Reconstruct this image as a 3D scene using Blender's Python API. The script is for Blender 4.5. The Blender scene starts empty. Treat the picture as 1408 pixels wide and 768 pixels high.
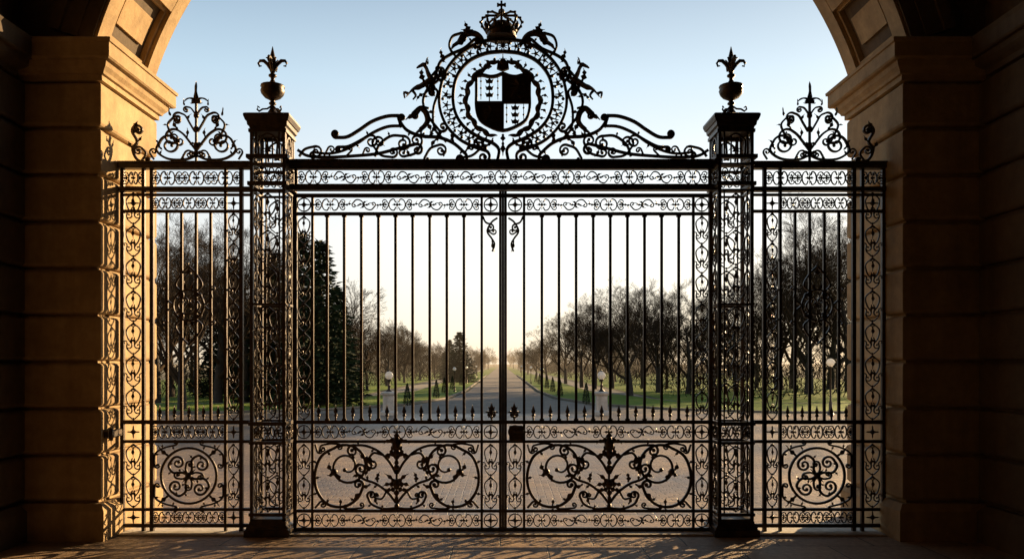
import bpy, bmesh, math, random
from mathutils import Vector, Matrix
from math import sin, cos, pi, radians, sqrt, atan2

random.seed(7)
scene = bpy.context.scene
COL = scene.collection
U = 140.0; CX = 690.0; HY = 500.0; EYE = 1.65; CAMD = 7.8; FPX = 1095.0
SUN_AZ = 43.0; SUN_EL = 13.0

def gate3(x, y, d):
    return ((x-CX)/U, d, (HY-y)/U+EYE)

# ------------------------------------------------------------------ materials
def new_mat(name):
    m = bpy.data.materials.new(name); m.use_nodes = True
    nt = m.node_tree; b = nt.nodes['Principled BSDF']
    return m, nt, b
def ramp(nt, src, stops):
    r = nt.nodes.new('ShaderNodeValToRGB')
    el = r.color_ramp.elements
    el[0].position, el[0].color = stops[0][0], (*stops[0][1], 1)
    el[1].position, el[1].color = stops[-1][0], (*stops[-1][1], 1)
    for p, c in stops[1:-1]:
        e = el.new(p); e.color = (*c, 1)
    nt.links.new(src, r.inputs[0]); return r
def noise(nt, vec, scale, detail=5, rough=0.6):
    n = nt.nodes.new('ShaderNodeTexNoise')
    n.inputs['Scale'].default_value = scale; n.inputs['Detail'].default_value = detail
    n.inputs['Roughness'].default_value = rough
    nt.links.new(vec, n.inputs['Vector']); return n
def bump(nt, b, h, strength, dist=0.01, prev=None):
    n = nt.nodes.new('ShaderNodeBump'); n.inputs['Strength'].default_value = strength
    n.inputs['Distance'].default_value = dist
    nt.links.new(h, n.inputs['Height'])
    if prev: nt.links.new(prev.outputs[0], n.inputs['Normal'])
    nt.links.new(n.outputs[0], b.inputs['Normal']); return n
def mixc(nt, a, b_, f, mode='MIX'):
    n = nt.nodes.new('ShaderNodeMix'); n.data_type = 'RGBA'; n.blend_type = mode
    for s, i in ((f, 0), (a, 6), (b_, 7)):
        if isinstance(s, (int, float)): n.inputs[i].default_value = s
        elif isinstance(s, tuple): n.inputs[i].default_value = (*s, 1)
        else: nt.links.new(s, n.inputs[i])
    return n.outputs[2]
def mth(nt, op, a, b=None):
    n = nt.nodes.new('ShaderNodeMath'); n.operation = op
    for i, s in enumerate((a, b)):
        if s is None: continue
        if isinstance(s, (int, float)): n.inputs[i].default_value = s
        else: nt.links.new(s, n.inputs[i])
    return n.outputs[0]
def painted_haze(nt, b, L=420.0, start=44.0):
    # park haze painted in as emission: thickens with distance down the avenue (world position)
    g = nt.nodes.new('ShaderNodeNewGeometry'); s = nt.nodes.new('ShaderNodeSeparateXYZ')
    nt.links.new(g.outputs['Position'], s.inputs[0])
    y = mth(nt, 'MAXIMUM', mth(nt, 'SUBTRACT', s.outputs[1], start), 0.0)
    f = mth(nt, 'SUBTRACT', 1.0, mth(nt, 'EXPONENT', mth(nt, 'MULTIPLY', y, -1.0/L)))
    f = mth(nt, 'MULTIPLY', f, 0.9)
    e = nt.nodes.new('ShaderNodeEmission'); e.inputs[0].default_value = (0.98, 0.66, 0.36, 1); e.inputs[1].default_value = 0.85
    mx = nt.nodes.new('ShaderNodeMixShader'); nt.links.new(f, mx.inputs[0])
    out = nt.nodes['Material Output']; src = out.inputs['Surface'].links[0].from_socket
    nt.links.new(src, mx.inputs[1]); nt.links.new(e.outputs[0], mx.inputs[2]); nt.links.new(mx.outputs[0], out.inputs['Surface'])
def simple_mat(name, c1, c2, scale=6, rough=0.8, metal=0.0, bmp=0.3, bd=0.01, haze=False, spec=0.5):
    m, nt, b = new_mat(name)
    tc = nt.nodes.new('ShaderNodeTexCoord')
    n = noise(nt, tc.outputs['Object'], scale, 3)
    r = ramp(nt, n.outputs[0], [(0.3, c1), (0.7, c2)])
    nt.links.new(r.outputs[0], b.inputs['Base Color'])
    b.inputs['Roughness'].default_value = rough; b.inputs['Metallic'].default_value = metal
    b.inputs['Specular IOR Level'].default_value = spec
    if bmp:
        n2 = noise(nt, tc.outputs['Object'], scale*6, 3)
        bump(nt, b, n2.outputs[0], bmp, bd)
    if haze: painted_haze(nt, b)
    return m

M_IRON = simple_mat('wrought_iron', (0.020, 0.013, 0.009), (0.075, 0.046, 0.025), 16, 0.40, 0.45, 0.25, 0.004)
M_IRON2 = simple_mat('cast_iron_bronzed', (0.020, 0.013, 0.008), (0.085, 0.050, 0.024), 20, 0.42, 0.45, 0.3, 0.004)

def stone_mat(name, c1, c2, c3):
    m, nt, b = new_mat(name)
    tc = nt.nodes.new('ShaderNodeTexCoord'); o = tc.outputs['Object']
    n1 = noise(nt, o, 1.1, 6, 0.65); n2 = noise(nt, o, 9, 6, 0.7); n3 = noise(nt, o, 70, 4, 0.6)
    r = ramp(nt, n1.outputs[0], [(0.3, c1), (0.52, c2), (0.72, c3)])
    r2 = ramp(nt, n2.outputs[0], [(0.3, (0.74, 0.72, 0.70)), (0.7, (1.12, 1.10, 1.08))])
    c = mixc(nt, r.outputs[0], r2.outputs[0], 0.85, 'MULTIPLY')
    mp = nt.nodes.new('ShaderNodeMapping'); mp.inputs['Scale'].default_value = (5, 5, 0.5)
    nt.links.new(o, mp.inputs[0])
    n4 = noise(nt, mp.outputs[0], 1.0, 5, 0.6)
    r4 = ramp(nt, n4.outputs[0], [(0.35, (0.64, 0.60, 0.54)), (0.6, (1, 1, 1))])
    c = mixc(nt, c, r4.outputs[0], 0.55, 'MULTIPLY')
    nt.links.new(c, b.inputs['Base Color'])
    b.inputs['Roughness'].default_value = 0.85
    bp = bump(nt, b, n2.outputs[0], 0.4, 0.02)
    bump(nt, b, n3.outputs[0], 0.4, 0.004, bp)
    return m
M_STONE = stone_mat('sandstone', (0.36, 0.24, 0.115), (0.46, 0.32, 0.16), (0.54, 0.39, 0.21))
M_STONE_SHADE = stone_mat('shade_darkened_sandstone', (0.085, 0.056, 0.029), (0.12, 0.082, 0.044), (0.16, 0.112, 0.064))  # sandstone copy with shade put into its colour, keeps the passage dim
M_PALE = stone_mat('pale_stone', (0.55, 0.51, 0.45), (0.66, 0.62, 0.55), (0.75, 0.71, 0.64))
M_KERB = stone_mat('kerb_stone', (0.18, 0.155, 0.12), (0.25, 0.215, 0.17), (0.31, 0.27, 0.22))
M_DARK_LINING = simple_mat('bounce_cutting_dark_lining', (0.03, 0.02, 0.012), (0.06, 0.04, 0.025), 3, 0.7)  # dark finish added on unseen ceiling and passage end to cut bounce light

def paving_mat(name, bw, rh, mortar, c1, c2, cm, rough, bs, bd, blot=0.85):
    m, nt, b = new_mat(name)
    tc = nt.nodes.new('ShaderNodeTexCoord'); o = tc.outputs['Object']
    nw = noise(nt, o, 2.2, 3)
    wv = nt.nodes.new('ShaderNodeVectorMath'); wv.operation = 'SCALE'; wv.inputs['Scale'].default_value = mortar*4.0
    nt.links.new(nw.outputs['Color'], wv.inputs[0])
    ad = nt.nodes.new('ShaderNodeVectorMath'); ad.operation = 'ADD'
    nt.links.new(o, ad.inputs[0]); nt.links.new(wv.outputs[0], ad.inputs[1])
    br = nt.nodes.new('ShaderNodeTexBrick')
    nt.links.new(ad.outputs[0], br.inputs['Vector'])
    br.inputs['Scale'].default_value = 1; br.inputs['Brick Width'].default_value = bw
    br.inputs['Row Height'].default_value = rh; br.inputs['Mortar Size'].default_value = mortar
    br.inputs['Mortar Smooth'].default_value = 0.5; br.inputs['Bias'].default_value = 0.0
    br.inputs['Color1'].default_value = (*c1, 1); br.inputs['Color2'].default_value = (*c2, 1)
    br.inputs['Mortar'].default_value = (*cm, 1)
    n1 = noise(nt, o, 0.45, 6); n2 = noise(nt, o, 17, 6, 0.7)
    r1 = ramp(nt, n1.outputs[0], [(0.35, (0.50, 0.50, 0.50)), (0.65, (1.25, 1.20, 1.12))])
    c = mixc(nt, br.outputs[0], r1.outputs[0], blot, 'MULTIPLY')
    r2 = ramp(nt, n2.outputs[0], [(0.3, (0.5, 0.5, 0.5)), (0.7, (1.3, 1.3, 1.3))])
    c = mixc(nt, c, r2.outputs[0], 0.8, 'MULTIPLY')
    nt.links.new(c, b.inputs['Base Color'])
    rr = ramp(nt, n1.outputs[0], [(0.3, (rough-.14,)*3), (0.7, (rough+.14,)*3)])
    nt.links.new(rr.outputs[0], b.inputs['Roughness'])
    inv = nt.nodes.new('ShaderNodeMath'); inv.operation = 'SUBTRACT'; inv.inputs[0].default_value = 1
    nt.links.new(br.outputs['Fac'], inv.inputs[1])
    bp = bump(nt, b, inv.outputs[0], bs, bd)
    bump(nt, b, n2.outputs[0], 0.8, 0.012, bp)
    return m
M_PLAZA = paving_mat('stone_setts', 0.19, 0.11, 0.010, (0.36, 0.265, 0.175), (0.21, 0.155, 0.11), (0.11, 0.08, 0.06), 0.48, 0.9, 0.018)
M_FLAG = paving_mat('flagstones', 0.85, 0.55, 0.008, (0.40, 0.275, 0.17), (0.30, 0.205, 0.13), (0.06, 0.045, 0.03), 0.55, 0.6, 0.008, 0.6)
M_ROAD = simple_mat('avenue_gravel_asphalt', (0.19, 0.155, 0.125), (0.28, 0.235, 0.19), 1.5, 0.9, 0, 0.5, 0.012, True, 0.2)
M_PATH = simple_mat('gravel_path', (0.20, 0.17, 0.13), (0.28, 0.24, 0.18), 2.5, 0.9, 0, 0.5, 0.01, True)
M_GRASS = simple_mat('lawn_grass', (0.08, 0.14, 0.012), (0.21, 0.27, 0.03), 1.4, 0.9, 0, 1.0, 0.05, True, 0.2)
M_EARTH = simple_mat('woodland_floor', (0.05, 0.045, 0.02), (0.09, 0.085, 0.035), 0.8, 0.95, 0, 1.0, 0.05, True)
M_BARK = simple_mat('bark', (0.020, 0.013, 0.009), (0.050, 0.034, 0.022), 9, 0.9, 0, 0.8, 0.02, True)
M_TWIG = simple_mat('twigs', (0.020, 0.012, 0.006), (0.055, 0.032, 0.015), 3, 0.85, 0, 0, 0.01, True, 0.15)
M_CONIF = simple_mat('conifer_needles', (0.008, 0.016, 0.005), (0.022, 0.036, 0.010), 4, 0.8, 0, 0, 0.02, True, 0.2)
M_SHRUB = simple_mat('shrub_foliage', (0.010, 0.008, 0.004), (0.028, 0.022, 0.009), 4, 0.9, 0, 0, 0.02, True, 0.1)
def globe_mat():
    m, nt, b = new_mat('opal_glass')
    tc = nt.nodes.new('ShaderNodeTexCoord'); n = noise(nt, tc.outputs['Object'], 3)
    r = ramp(nt, n.outputs[0], [(0.3, (0.82, 0.80, 0.76)), (0.7, (0.92, 0.90, 0.86))])
    nt.links.new(r.outputs[0], b.inputs['Base Color'])
    b.inputs['Roughness'].default_value = 0.12
    t = nt.nodes.new('ShaderNodeBsdfTranslucent'); nt.links.new(r.outputs[0], t.inputs[0])
    mx = nt.nodes.new('ShaderNodeMixShader'); mx.inputs[0].default_value = 0.55
    nt.links.new(b.outputs[0], mx.inputs[1]); nt.links.new(t.outputs[0], mx.inputs[2])
    nt.links.new(mx.outputs[0], nt.nodes['Material Output'].inputs['Surface'])
    return m
M_GLOBE = globe_mat()

# ------------------------------------------------------------------ mesh builder
SEC = {
 'rect': [(-1,-1),(1,-1),(1,1),(-1,1)],
 'diam': [(-1,0),(0,-1),(1,0),(0,1)],
 'round': [(cos(k*pi/3), sin(k*pi/3)) for k in range(6)],
}
class MB:
    def __init__(s, m3=gate3):
        s.v=[]; s.f=[]; s.sm=[]; s.st=[]; s.m3=m3; s.y0=0.0
    def T(s, x, y):
        for fn in reversed(s.st): x, y = fn(x, y)
        return x, y
    def add(s, vs, fs, smooth=False):
        o=len(s.v); s.v.extend(vs)
        for f in fs: s.f.append(tuple(i+o for i in f)); s.sm.append(smooth)
def sym(mb, cx, fn):
    fn(); mb.st.append(lambda x,y: (2*cx-x, y)); fn(); mb.st.pop()
def symy(mb, cy, fn):
    fn(); mb.st.append(lambda x,y: (x, 2*cy-y)); fn(); mb.st.pop()
def sweep(mb, pts, w, d=0.007, sec='rect', dep=0.0, raw=False):
    P=[mb.T(*p) for p in pts]
    q=[P[0]]; ids=[0]
    for i,p in enumerate(P[1:],1):
        if abs(p[0]-q[-1][0])+abs(p[1]-q[-1][1])>0.05: q.append(p); ids.append(i)
    if len(q)<2: return
    W = w if isinstance(w,(list,tuple)) else [w]*len(P)
    D = dep if isinstance(dep,(list,tuple)) else [dep]*len(P)
    S=SEC[sec]; n=len(S); vs=[]; fs=[]
    for k,p in enumerate(q):
        a=q[max(0,k-1)]; b=q[min(len(q)-1,k+1)]
        tx,ty=b[0]-a[0],b[1]-a[1]; L=sqrt(tx*tx+ty*ty) or 1
        nx,ny=-ty/L,tx/L
        for (sa,sb) in S:
            o=sa*W[ids[k]]/2
            vs.append(mb.m3(p[0]+nx*o,p[1]+ny*o, mb.y0+D[ids[k]]+sb*d))
    for k in range(len(q)-1):
        for j in range(n):
            fs.append((k*n+j,k*n+(j+1)%n,(k+1)*n+(j+1)%n,(k+1)*n+j))
    fs.append(tuple(range(n))); fs.append(tuple((len(q)-1)*n+j for j in range(n)))
    mb.add(vs,fs, sec=='round')
def catmull(pts, n=6):
    if len(pts)==2: return list(pts)
    out=[]; P=[(2*pts[0][0]-pts[1][0],2*pts[0][1]-pts[1][1])]+list(pts)+[(2*pts[-1][0]-pts[-2][0],2*pts[-1][1]-pts[-2][1])]
    for i in range(1,len(P)-2):
        p0,p1,p2,p3=P[i-1:i+3]
        for k in range(n):
            t=k/n
            out.append(tuple(0.5*((2*p1[c])+(-p0[c]+p2[c])*t+(2*p0[c]-5*p1[c]+4*p2[c]-p3[c])*t*t+(-p0[c]+3*p1[c]-3*p2[c]+p3[c])*t**3) for c in (0,1)))
    out.append(pts[-1]); return out
def tail(p, h, r0, turns, dr):
    out=[]; tot=turns*2*pi; da=0.32 if r0<8 else 0.24; a=0; x,y=p
    while a<tot:
        r=r0*(1-0.82*a/tot); h+=dr*da; x+=r*da*cos(h); y+=r*da*sin(h); a+=da
        out.append((x,y))
    return out
def ball(mb, x, y, r, dep=0.0, sy=1.0, sq=1.0):
    x,y=mb.T(x,y); ns,nr=8,5; vs=[]; fs=[]
    for i in range(nr+1):
        th=pi*i/nr
        for j in range(ns):
            ph=2*pi*j/ns
            vs.append(mb.m3(x+r*sin(th)*cos(ph), y-r*sy*cos(th), mb.y0+dep+r/U*sin(th)*sin(ph)*sq))
    for i in range(nr):
        for j in range(ns):
            fs.append((i*ns+j,i*ns+(j+1)%ns,(i+1)*ns+(j+1)%ns,(i+1)*ns+j))
    mb.add(vs,fs,True)
def leaf(mb, x, y, ang, L, W, curl=0.0, lobes=3, dep=0.0, bulge=0.012, d=0.006):
    W*=1.1
    n=max(8,lobes*4); h=radians(ang); px,py=x,y; P=[(x,y)]; Ws=[W*0.25]; D=[dep]
    for i in range(1,n+1):
        t=i/n; h+=radians(curl)/n; px+=L/n*cos(h); py+=L/n*sin(h); P.append((px,py))
        env=sin(pi*min(1,t**0.7))*0.9+0.1*(1-t)
        Ws.append(max(0.3,W*env*(0.68+0.32*cos(2*pi*lobes*t))))
        D.append(dep-bulge*sin(pi*t))
    sweep(mb,P,Ws,d,'diam',D)
def scr(mb, pts, w=2.6, s=None, e=None, eye=True, d=0.008, n=6, dep=0.0, fol=0, fl=8.5):
    P=catmull(pts,n)
    if e:
        h=atan2(P[-1][1]-P[-2][1],P[-1][0]-P[-2][0]); te=tail(P[-1],h,*e)
    else: te=[]
    if s:
        h=atan2(P[0][1]-P[1][1],P[0][0]-P[1][0]); ts=tail(P[0],h,*s)[::-1]
    else: ts=[]
    A=ts+P+te
    W=[]
    for i in range(len(A)):
        k=1.0
        if i<len(ts): k=0.6+0.4*i/len(ts)
        if i>=len(ts)+len(P): k=1-0.4*(i-len(ts)-len(P))/max(1,len(te))
        W.append(w*k)
    sweep(mb,A,W,d,'rect',dep)
    if eye:
        if s: ball(mb,*A[0],w*0.8)
        if e: ball(mb,*A[-1],w*0.8)
    if fol:
        acc=0; sd=1
        for i in range(1,len(P)):
            dx,dy=P[i][0]-P[i-1][0],P[i][1]-P[i-1][1]; acc+=sqrt(dx*dx+dy*dy)
            if acc>=fol:
                acc=0; a=math.degrees(atan2(dy,dx)); leaf(mb,P[i][0],P[i][1],a+sd*42,fl,fl*.42,sd*55,2); sd=-sd
def rosette(mb,x,y,r,n=6):
    for k in range(n):
        leaf(mb,x,y,360/n*k,r,r*0.62,0,1,0,0.004,0.005)
    ball(mb,x,y,r*0.36)
def fleur(mb,x,y,s):
    leaf(mb,x,y,-90,s,s*0.36,0,1)
    for sg in (1,-1):
        leaf(mb,x,y,-90+sg*25,s*0.72,s*0.22,sg*120,1)
        leaf(mb,x,y,90-sg*30,s*0.35,s*0.15,-sg*90,1)
    sweep(mb,[(x-s*0.22,y),(x+s*0.22,y)],s*0.13,0.012)
def vbar(mb,x,y0,y1,w=4,d=0.013,sec='rect'): sweep(mb,[(x,y0),(x,y1)],w,d,sec)
def hbar(mb,y,x0,x1,w=5,d=0.017): sweep(mb,[(x0,y),(x1,y)],w,d)
def spear(mb,x,yb,yt,w=5):
    L=yb-yt
    sweep(mb,[(x,yb),(x,yb-L*.35)],2.6,0.009,'round')
    ball(mb,x,yb-L*.35,2.6)
    sweep(mb,[(x,yb-L*.4),(x,yb-L*.58),(x,yb-L*.7),(x,yt)],[2,w,w*.7,.4],0.010,'diam')

def cellC(mb,L,h):
    def half():
        scr(mb,[(-.04*L,-.34*h),(-.10*L,-.80*h),(-.20*L,-.62*h),(-.245*L,0),(-.20*L,.62*h),(-.10*L,.80*h),(-.04*L,.34*h)],1.45,d=0.006,n=4,eye=False)
        scr(mb,[(-.245*L,0),(-.32*L,-.6*h)],1.3,e=(h*.36,.95,-1),d=.006,n=4)
        scr(mb,[(-.245*L,0),(-.32*L,.6*h)],1.3,e=(h*.36,.95,1),d=.006,n=4)
        leaf(mb,-.5*L,0,0,L*.25,h*.5,0,3)
        ball(mb,-.5*L,0,1.6)
        leaf(mb,-.44*L,0,-60,h*.85,h*.26,60,1); leaf(mb,-.44*L,0,60,h*.85,h*.26,-60,1)
        leaf(mb,-.04*L,-.34*h,-150,h*.5,h*.22,60,1)
    sym(mb,0,half)
    leaf(mb,0,0,0,L*.16,h*.4,0,2); leaf(mb,0,0,180,L*.16,h*.4,0,2); ball(mb,0,0,h*.2)
    leaf(mb,0,0,-90,h*.8,h*.26,0,1); leaf(mb,0,0,90,h*.8,h*.26,0,1)
def cellD(mb,L,h):
    scr(mb,[(-.34*L,-.15*h),(-.22*L,-.72*h),(-.06*L,-.5*h),(.06*L,.5*h),(.22*L,.72*h),(.34*L,.15*h)],1.5,s=(h*.34,.9,-1),e=(h*.34,.9,-1),d=.006,n=4)
    for sg in (1,-1):
        a=0 if sg>0 else 180
        leaf(mb,-.04*L*sg,.0,a-62,h*.95,h*.34,50,2); leaf(mb,.0,.0,a+14,L*.20,h*.34,-30,2)
        leaf(mb,.12*L*sg,.0,a-50*1,h*.8,h*.28,60,1)
        leaf(mb,.5*L*sg,0,a+180-25,L*.17,h*.34,40,2); leaf(mb,.44*L*sg,0,a+90,h*.7,h*.22,40,1)
    ball(mb,0,0,1.9); ball(mb,-.5*L,0,1.6)
def cellS(mb,L,h):
    def half():
        scr(mb,[(-.46*L,.1*h),(-.28*L,.78*h),(-.02*L,.62*h),(.14*L,.2*h)],1.6,s=(h*.25,.5,1),e=(h*.42,1.0,1),d=0.006,n=4)
        scr(mb,[(.12*L,.7*h),(.3*L,.72*h),(.46*L,.15*h)],1.4,s=(h*.25,.7,-1),d=0.006,n=4)
        leaf(mb,-.05*L,.1*h,25,L*.24,h*.34,-50,2)
    symy(mb,0,half)
    ball(mb,-.46*L,0,2.0); ball(mb,.46*L,0,1.8); ball(mb,.05*L,0,1.8)
    leaf(mb,-.4*L,0,0,L*.34,h*.42,0,2)
def band(mb,x0,y0,x1,y1,h,n,cell=cellC):
    dx,dy=x1-x0,y1-y0; LL=sqrt(dx*dx+dy*dy); L=LL/n; c,s=dx/LL,dy/LL
    for i in range(n):
        ox,oy=x0+dx*(i+.5)/n,y0+dy*(i+.5)/n
        mb.st.append(lambda u,v,ox=ox,oy=oy: (ox+u*c-v*s, oy+u*s+v*c))
        f=cell
        if cell is cellC and n>3 and i%2==1: f=cellD
        f(mb,L,h/2); mb.st.pop()

def tube3(mb, pts, rad, n=6, smooth=True):
    pts=[Vector(p) for p in pts]
    if not isinstance(rad,(list,tuple)): rad=[rad]*len(pts)
    vs=[]; fs=[]; up=Vector((0.31,0.17,0.93)).normalized()
    for i,p in enumerate(pts):
        t=(pts[min(i+1,len(pts)-1)]-pts[max(i-1,0)])
        if t.length<1e-7: t=Vector((0,0,1))
        t.normalize(); a=t.cross(up)
        if a.length<0.05: a=t.cross(Vector((1,0,0)))
        a.normalize(); b=t.cross(a)
        for k in range(n):
            q=2*pi*k/n; vs.append(tuple(p+(a*cos(q)+b*sin(q))*rad[i]))
    for i in range(len(pts)-1):
        for k in range(n): fs.append((i*n+k,i*n+(k+1)%n,(i+1)*n+(k+1)%n,(i+1)*n+k))
    fs.append(tuple(range(n))); fs.append(tuple((len(pts)-1)*n+k for k in range(n)))
    mb.add(vs,fs,smooth)
def lathe(mb,cx,cy,prof,n=16,smooth=True):
    vs=[];fs=[]
    for r,z in prof:
        for k in range(n):
            q=2*pi*(k+.5)/n; vs.append((cx+r*cos(q),cy+r*sin(q),z))
    for i in range(len(prof)-1):
        for k in range(n): fs.append((i*n+k,i*n+(k+1)%n,(i+1)*n+(k+1)%n,(i+1)*n+k))
    fs.append(tuple(range(n))); fs.append(tuple((len(prof)-1)*n+k for k in range(n)))
    mb.add(vs,fs,smooth)
def loft(mb,x0,x1,y0,y1,levels):
    vs=[];fs=[]
    for z,i in levels:
        vs+= [(x0+i,y0+i,z),(x1-i,y0+i,z),(x1-i,y1-i,z),(x0+i,y1-i,z)]
    for k in range(len(levels)-1):
        for j in range(4): fs.append((k*4+j,k*4+(j+1)%4,k*4+4+(j+1)%4,k*4+4+j))
    fs.append((0,1,2,3)); m=4*(len(levels)-1); fs.append((m,m+1,m+2,m+3))
    mb.add(vs,fs)
def box(mb,x0,x1,y0,y1,z0,z1,c=0.0):
    if c: loft(mb,x0,x1,y0,y1,[(z0,c),(z0+c,0),(z1-c,0),(z1,c)])
    else: loft(mb,x0,x1,y0,y1,[(z0,0),(z1,0)])

def make(name, mb, mat, parent=None, recalc=True, **props):
    org = Vector(parent['_org']) if parent is not None else Vector((0,0,0))
    me=bpy.data.meshes.new(name)
    me.from_pydata([(v[0]-org.x,v[1]-org.y,v[2]-org.z) for v in mb.v],[],mb.f)
    me.polygons.foreach_set('use_smooth',mb.sm)
    if recalc:
        bm=bmesh.new(); bm.from_mesh(me); bmesh.ops.recalc_face_normals(bm,faces=bm.faces); bm.to_mesh(me); bm.free()
    me.materials.append(mat); me.update()
    o=bpy.data.objects.new(name,me); COL.objects.link(o)
    if parent is not None: o.parent=parent; o['_org']=parent['_org']
    for k,v in props.items(): o[k]=v
    return o
def thing(name, loc, label, category, group=None):
    e=bpy.data.objects.new(name,None); e.empty_display_size=0.2; e.location=loc; COL.objects.link(e)
    e['_org']=tuple(loc); e['label']=label; e['category']=category
    if group: e['group']=group
    return e

# ================================================================== ARCHWAY
JX=3.75; SX=4.46; YF=-0.35; YR=0.85; ZI=4.65; AR=3.96; AZ=3.53
arch=thing('stone_archway',(0,0.25,0),'sandstone archway with banded rusticated jambs and coffered arch','archway')
CZ=[0.36+0.4378*i for i in range(10)]
def bx(sg,a,b): return (min(sg*a,sg*b),max(sg*a,sg*b))
def course(mb,x0,x1,y0,y1,i):
    c=0.030; g=0.014
    loft(mb,x0,x1,y0,y1,[(CZ[i]+g,c),(CZ[i]+g+c*.35,c*.35),(CZ[i]+c+g,0),(CZ[i+1]-c-g,0),(CZ[i+1]-g-c*.35,c*.35),(CZ[i+1]-g,c)])
for sg in (-1,1):
    mb=MB()
    x0,x1=bx(sg,JX+0.06,9.0)
    box(mb,x0,x1,YF+0.06,YR-0.06,0.0,4.30)
    x0,x1=bx(sg,JX,9.02)
    loft(mb,bx(sg,JX-0.05,9.02)[0],bx(sg,JX-0.05,9.02)[1],YF-0.05,YR+0.05,[(0,0),(0.28,0),(0.31,0.02),(0.345,0.045)])
    for i in range(9): course(mb,x0,x1,YF,YR,i)
    make('jamb',mb,M_STONE,arch)
    mb=MB()
    loft(mb,x0,x1,YF,YR,[(4.295,-0.02),(4.345,-0.02),(4.35,-0.045),(4.375,-0.055),(4.41,-0.085),(4.455,-0.10),(4.46,-0.135),(4.475,-0.15),(4.60,-0.15),(4.605,-0.165),(4.635,-0.17),(4.65,-0.15)])
    make('impost',mb,M_STONE,arch)
    mb=MB()
    x0,x1=bx(sg,SX,9.03)
    xc0,xc1=bx(sg,SX+0.06,9.0)
    box(mb,xc0,xc1,-12,YF-0.003,0.0,7.6)
    loft(mb,bx(sg,SX-0.05,9.03)[0],bx(sg,SX-0.05,9.03)[1],-12.02,YF-0.052,[(0,0),(0.28,0),(0.31,0.02),(0.345,0.045)])
    for i in range(9): course(mb,x0,x1,-12.03,YF-0.004,i)
    loft(mb,x0,x1,-12.03,YF-0.16,[(4.292,-0.02),(4.342,-0.02),(4.372,-0.055),(4.407,-0.085),(4.452,-0.10),(4.457,-0.135),(4.472,-0.15),(4.597,-0.15),(4.632,-0.17),(4.647,-0.15)])
    make('passage_wall',mb,M_STONE_SHADE,arch)
mb=MB()
a0=math.asin((ZI-AZ)/AR); N=72
ARR=AR+0.10
def arcpt(r,a): return (r*cos(a), AZ+r*sin(a))
vs=[];fs=[]
for i in range(N+1):
    a=a0+(pi-2*a0)*i/N; x,z=arcpt(ARR,a)
    vs+=[(x,YF,z),(x,YR,z),(x,YF,8.0),(x,YR,8.0)]
for i in range(N):
    o=i*4; n_=o+4
    fs+=[(o,o+1,n_+1,n_),(o,n_,n_+2,o+2),(o+1,o+3,n_+3,n_+1),(o+2,n_+2,n_+3,o+3)]
mb.add(vs,fs)
xe=ARR*cos(a0)
box(mb,xe,9.0,YF,YR,ZI,8.0); box(mb,-9.0,-xe,YF,YR,ZI,8.0)
make('spandrel_wall',mb,M_STONE_SHADE,arch)
mb=MB()
def arcband(mb,r0,r1,y0,y1,aa,ab,n):
    vs=[];fs=[]
    for i in range(n+1):
        a=aa+(ab-aa)*i/n
        for r,y in ((r0,y0),(r0,y1),(r1,y1),(r1,y0)):
            x,z=arcpt(r,a); vs.append((x,y,z))
    for i in range(n):
        for j in range(4): fs.append((i*4+j,i*4+(j+1)%4,i*4+4+(j+1)%4,i*4+4+j))
    fs.append((0,1,2,3)); fs.append(tuple(n*4+j for j in range(4)))
    mb.add(vs,fs)
aE=a0-0.01
arcband(mb,AR,ARR+0.01,YF-0.004,YF+0.20,aE,pi-aE,N)
arcband(mb,AR,ARR+0.01,YR-0.20,YR+0.004,aE,pi-aE,N)
NC=11; step=(pi-2*a0)/NC
for i in range(NC+1):
    a=a0+step*i; arcband(mb,AR+0.003,ARR+0.01,YF+0.19,YR-0.19,max(a-0.035,aE),min(a+0.035,pi-aE),2)
for i in range(NC):
    aa=a0+step*i+0.035; ab=a0+step*(i+1)-0.035
    r=AR+0.045
    arcband(mb,r,ARR+0.01,YF+0.20,YF+0.235,aa,ab,4); arcband(mb,r,ARR+0.01,YR-0.235,YR-0.20,aa,ab,4)
    arcband(mb,r+0.002,ARR+0.01,YF+0.23,YR-0.23,aa,aa+0.010,1); arcband(mb,r+0.002,ARR+0.01,YF+0.23,YR-0.23,ab-0.010,ab,1)
    arcband(mb,AR+0.07,ARR+0.01,YF+0.33,YR-0.33,aa+0.045,ab-0.045,3)
make('coffered_soffit',mb,M_STONE,arch)
mb=MB()
for r0,r1,pj in ((AR+0.03,AR+0.16,0.03),(AR+0.16,AR+0.32,0.05),(AR+0.32,AR+0.42,0.085)):
    arcband(mb,r0,r1,YF-pj,YF+0.002,a0,pi-a0,N)
make('archivolt',mb,M_STONE_SHADE,arch)
mb=MB(); box(mb,-9,9,-12,YF-0.002,7.4,7.7); make('ceiling',mb,M_DARK_LINING,arch)
mb=MB(); box(mb,-9,9,-12.4,-12.05,0,7.7); make('rear_light_blocker',mb,M_DARK_LINING,arch)  # unseen, added to close the passage and keep its interior dark

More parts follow.
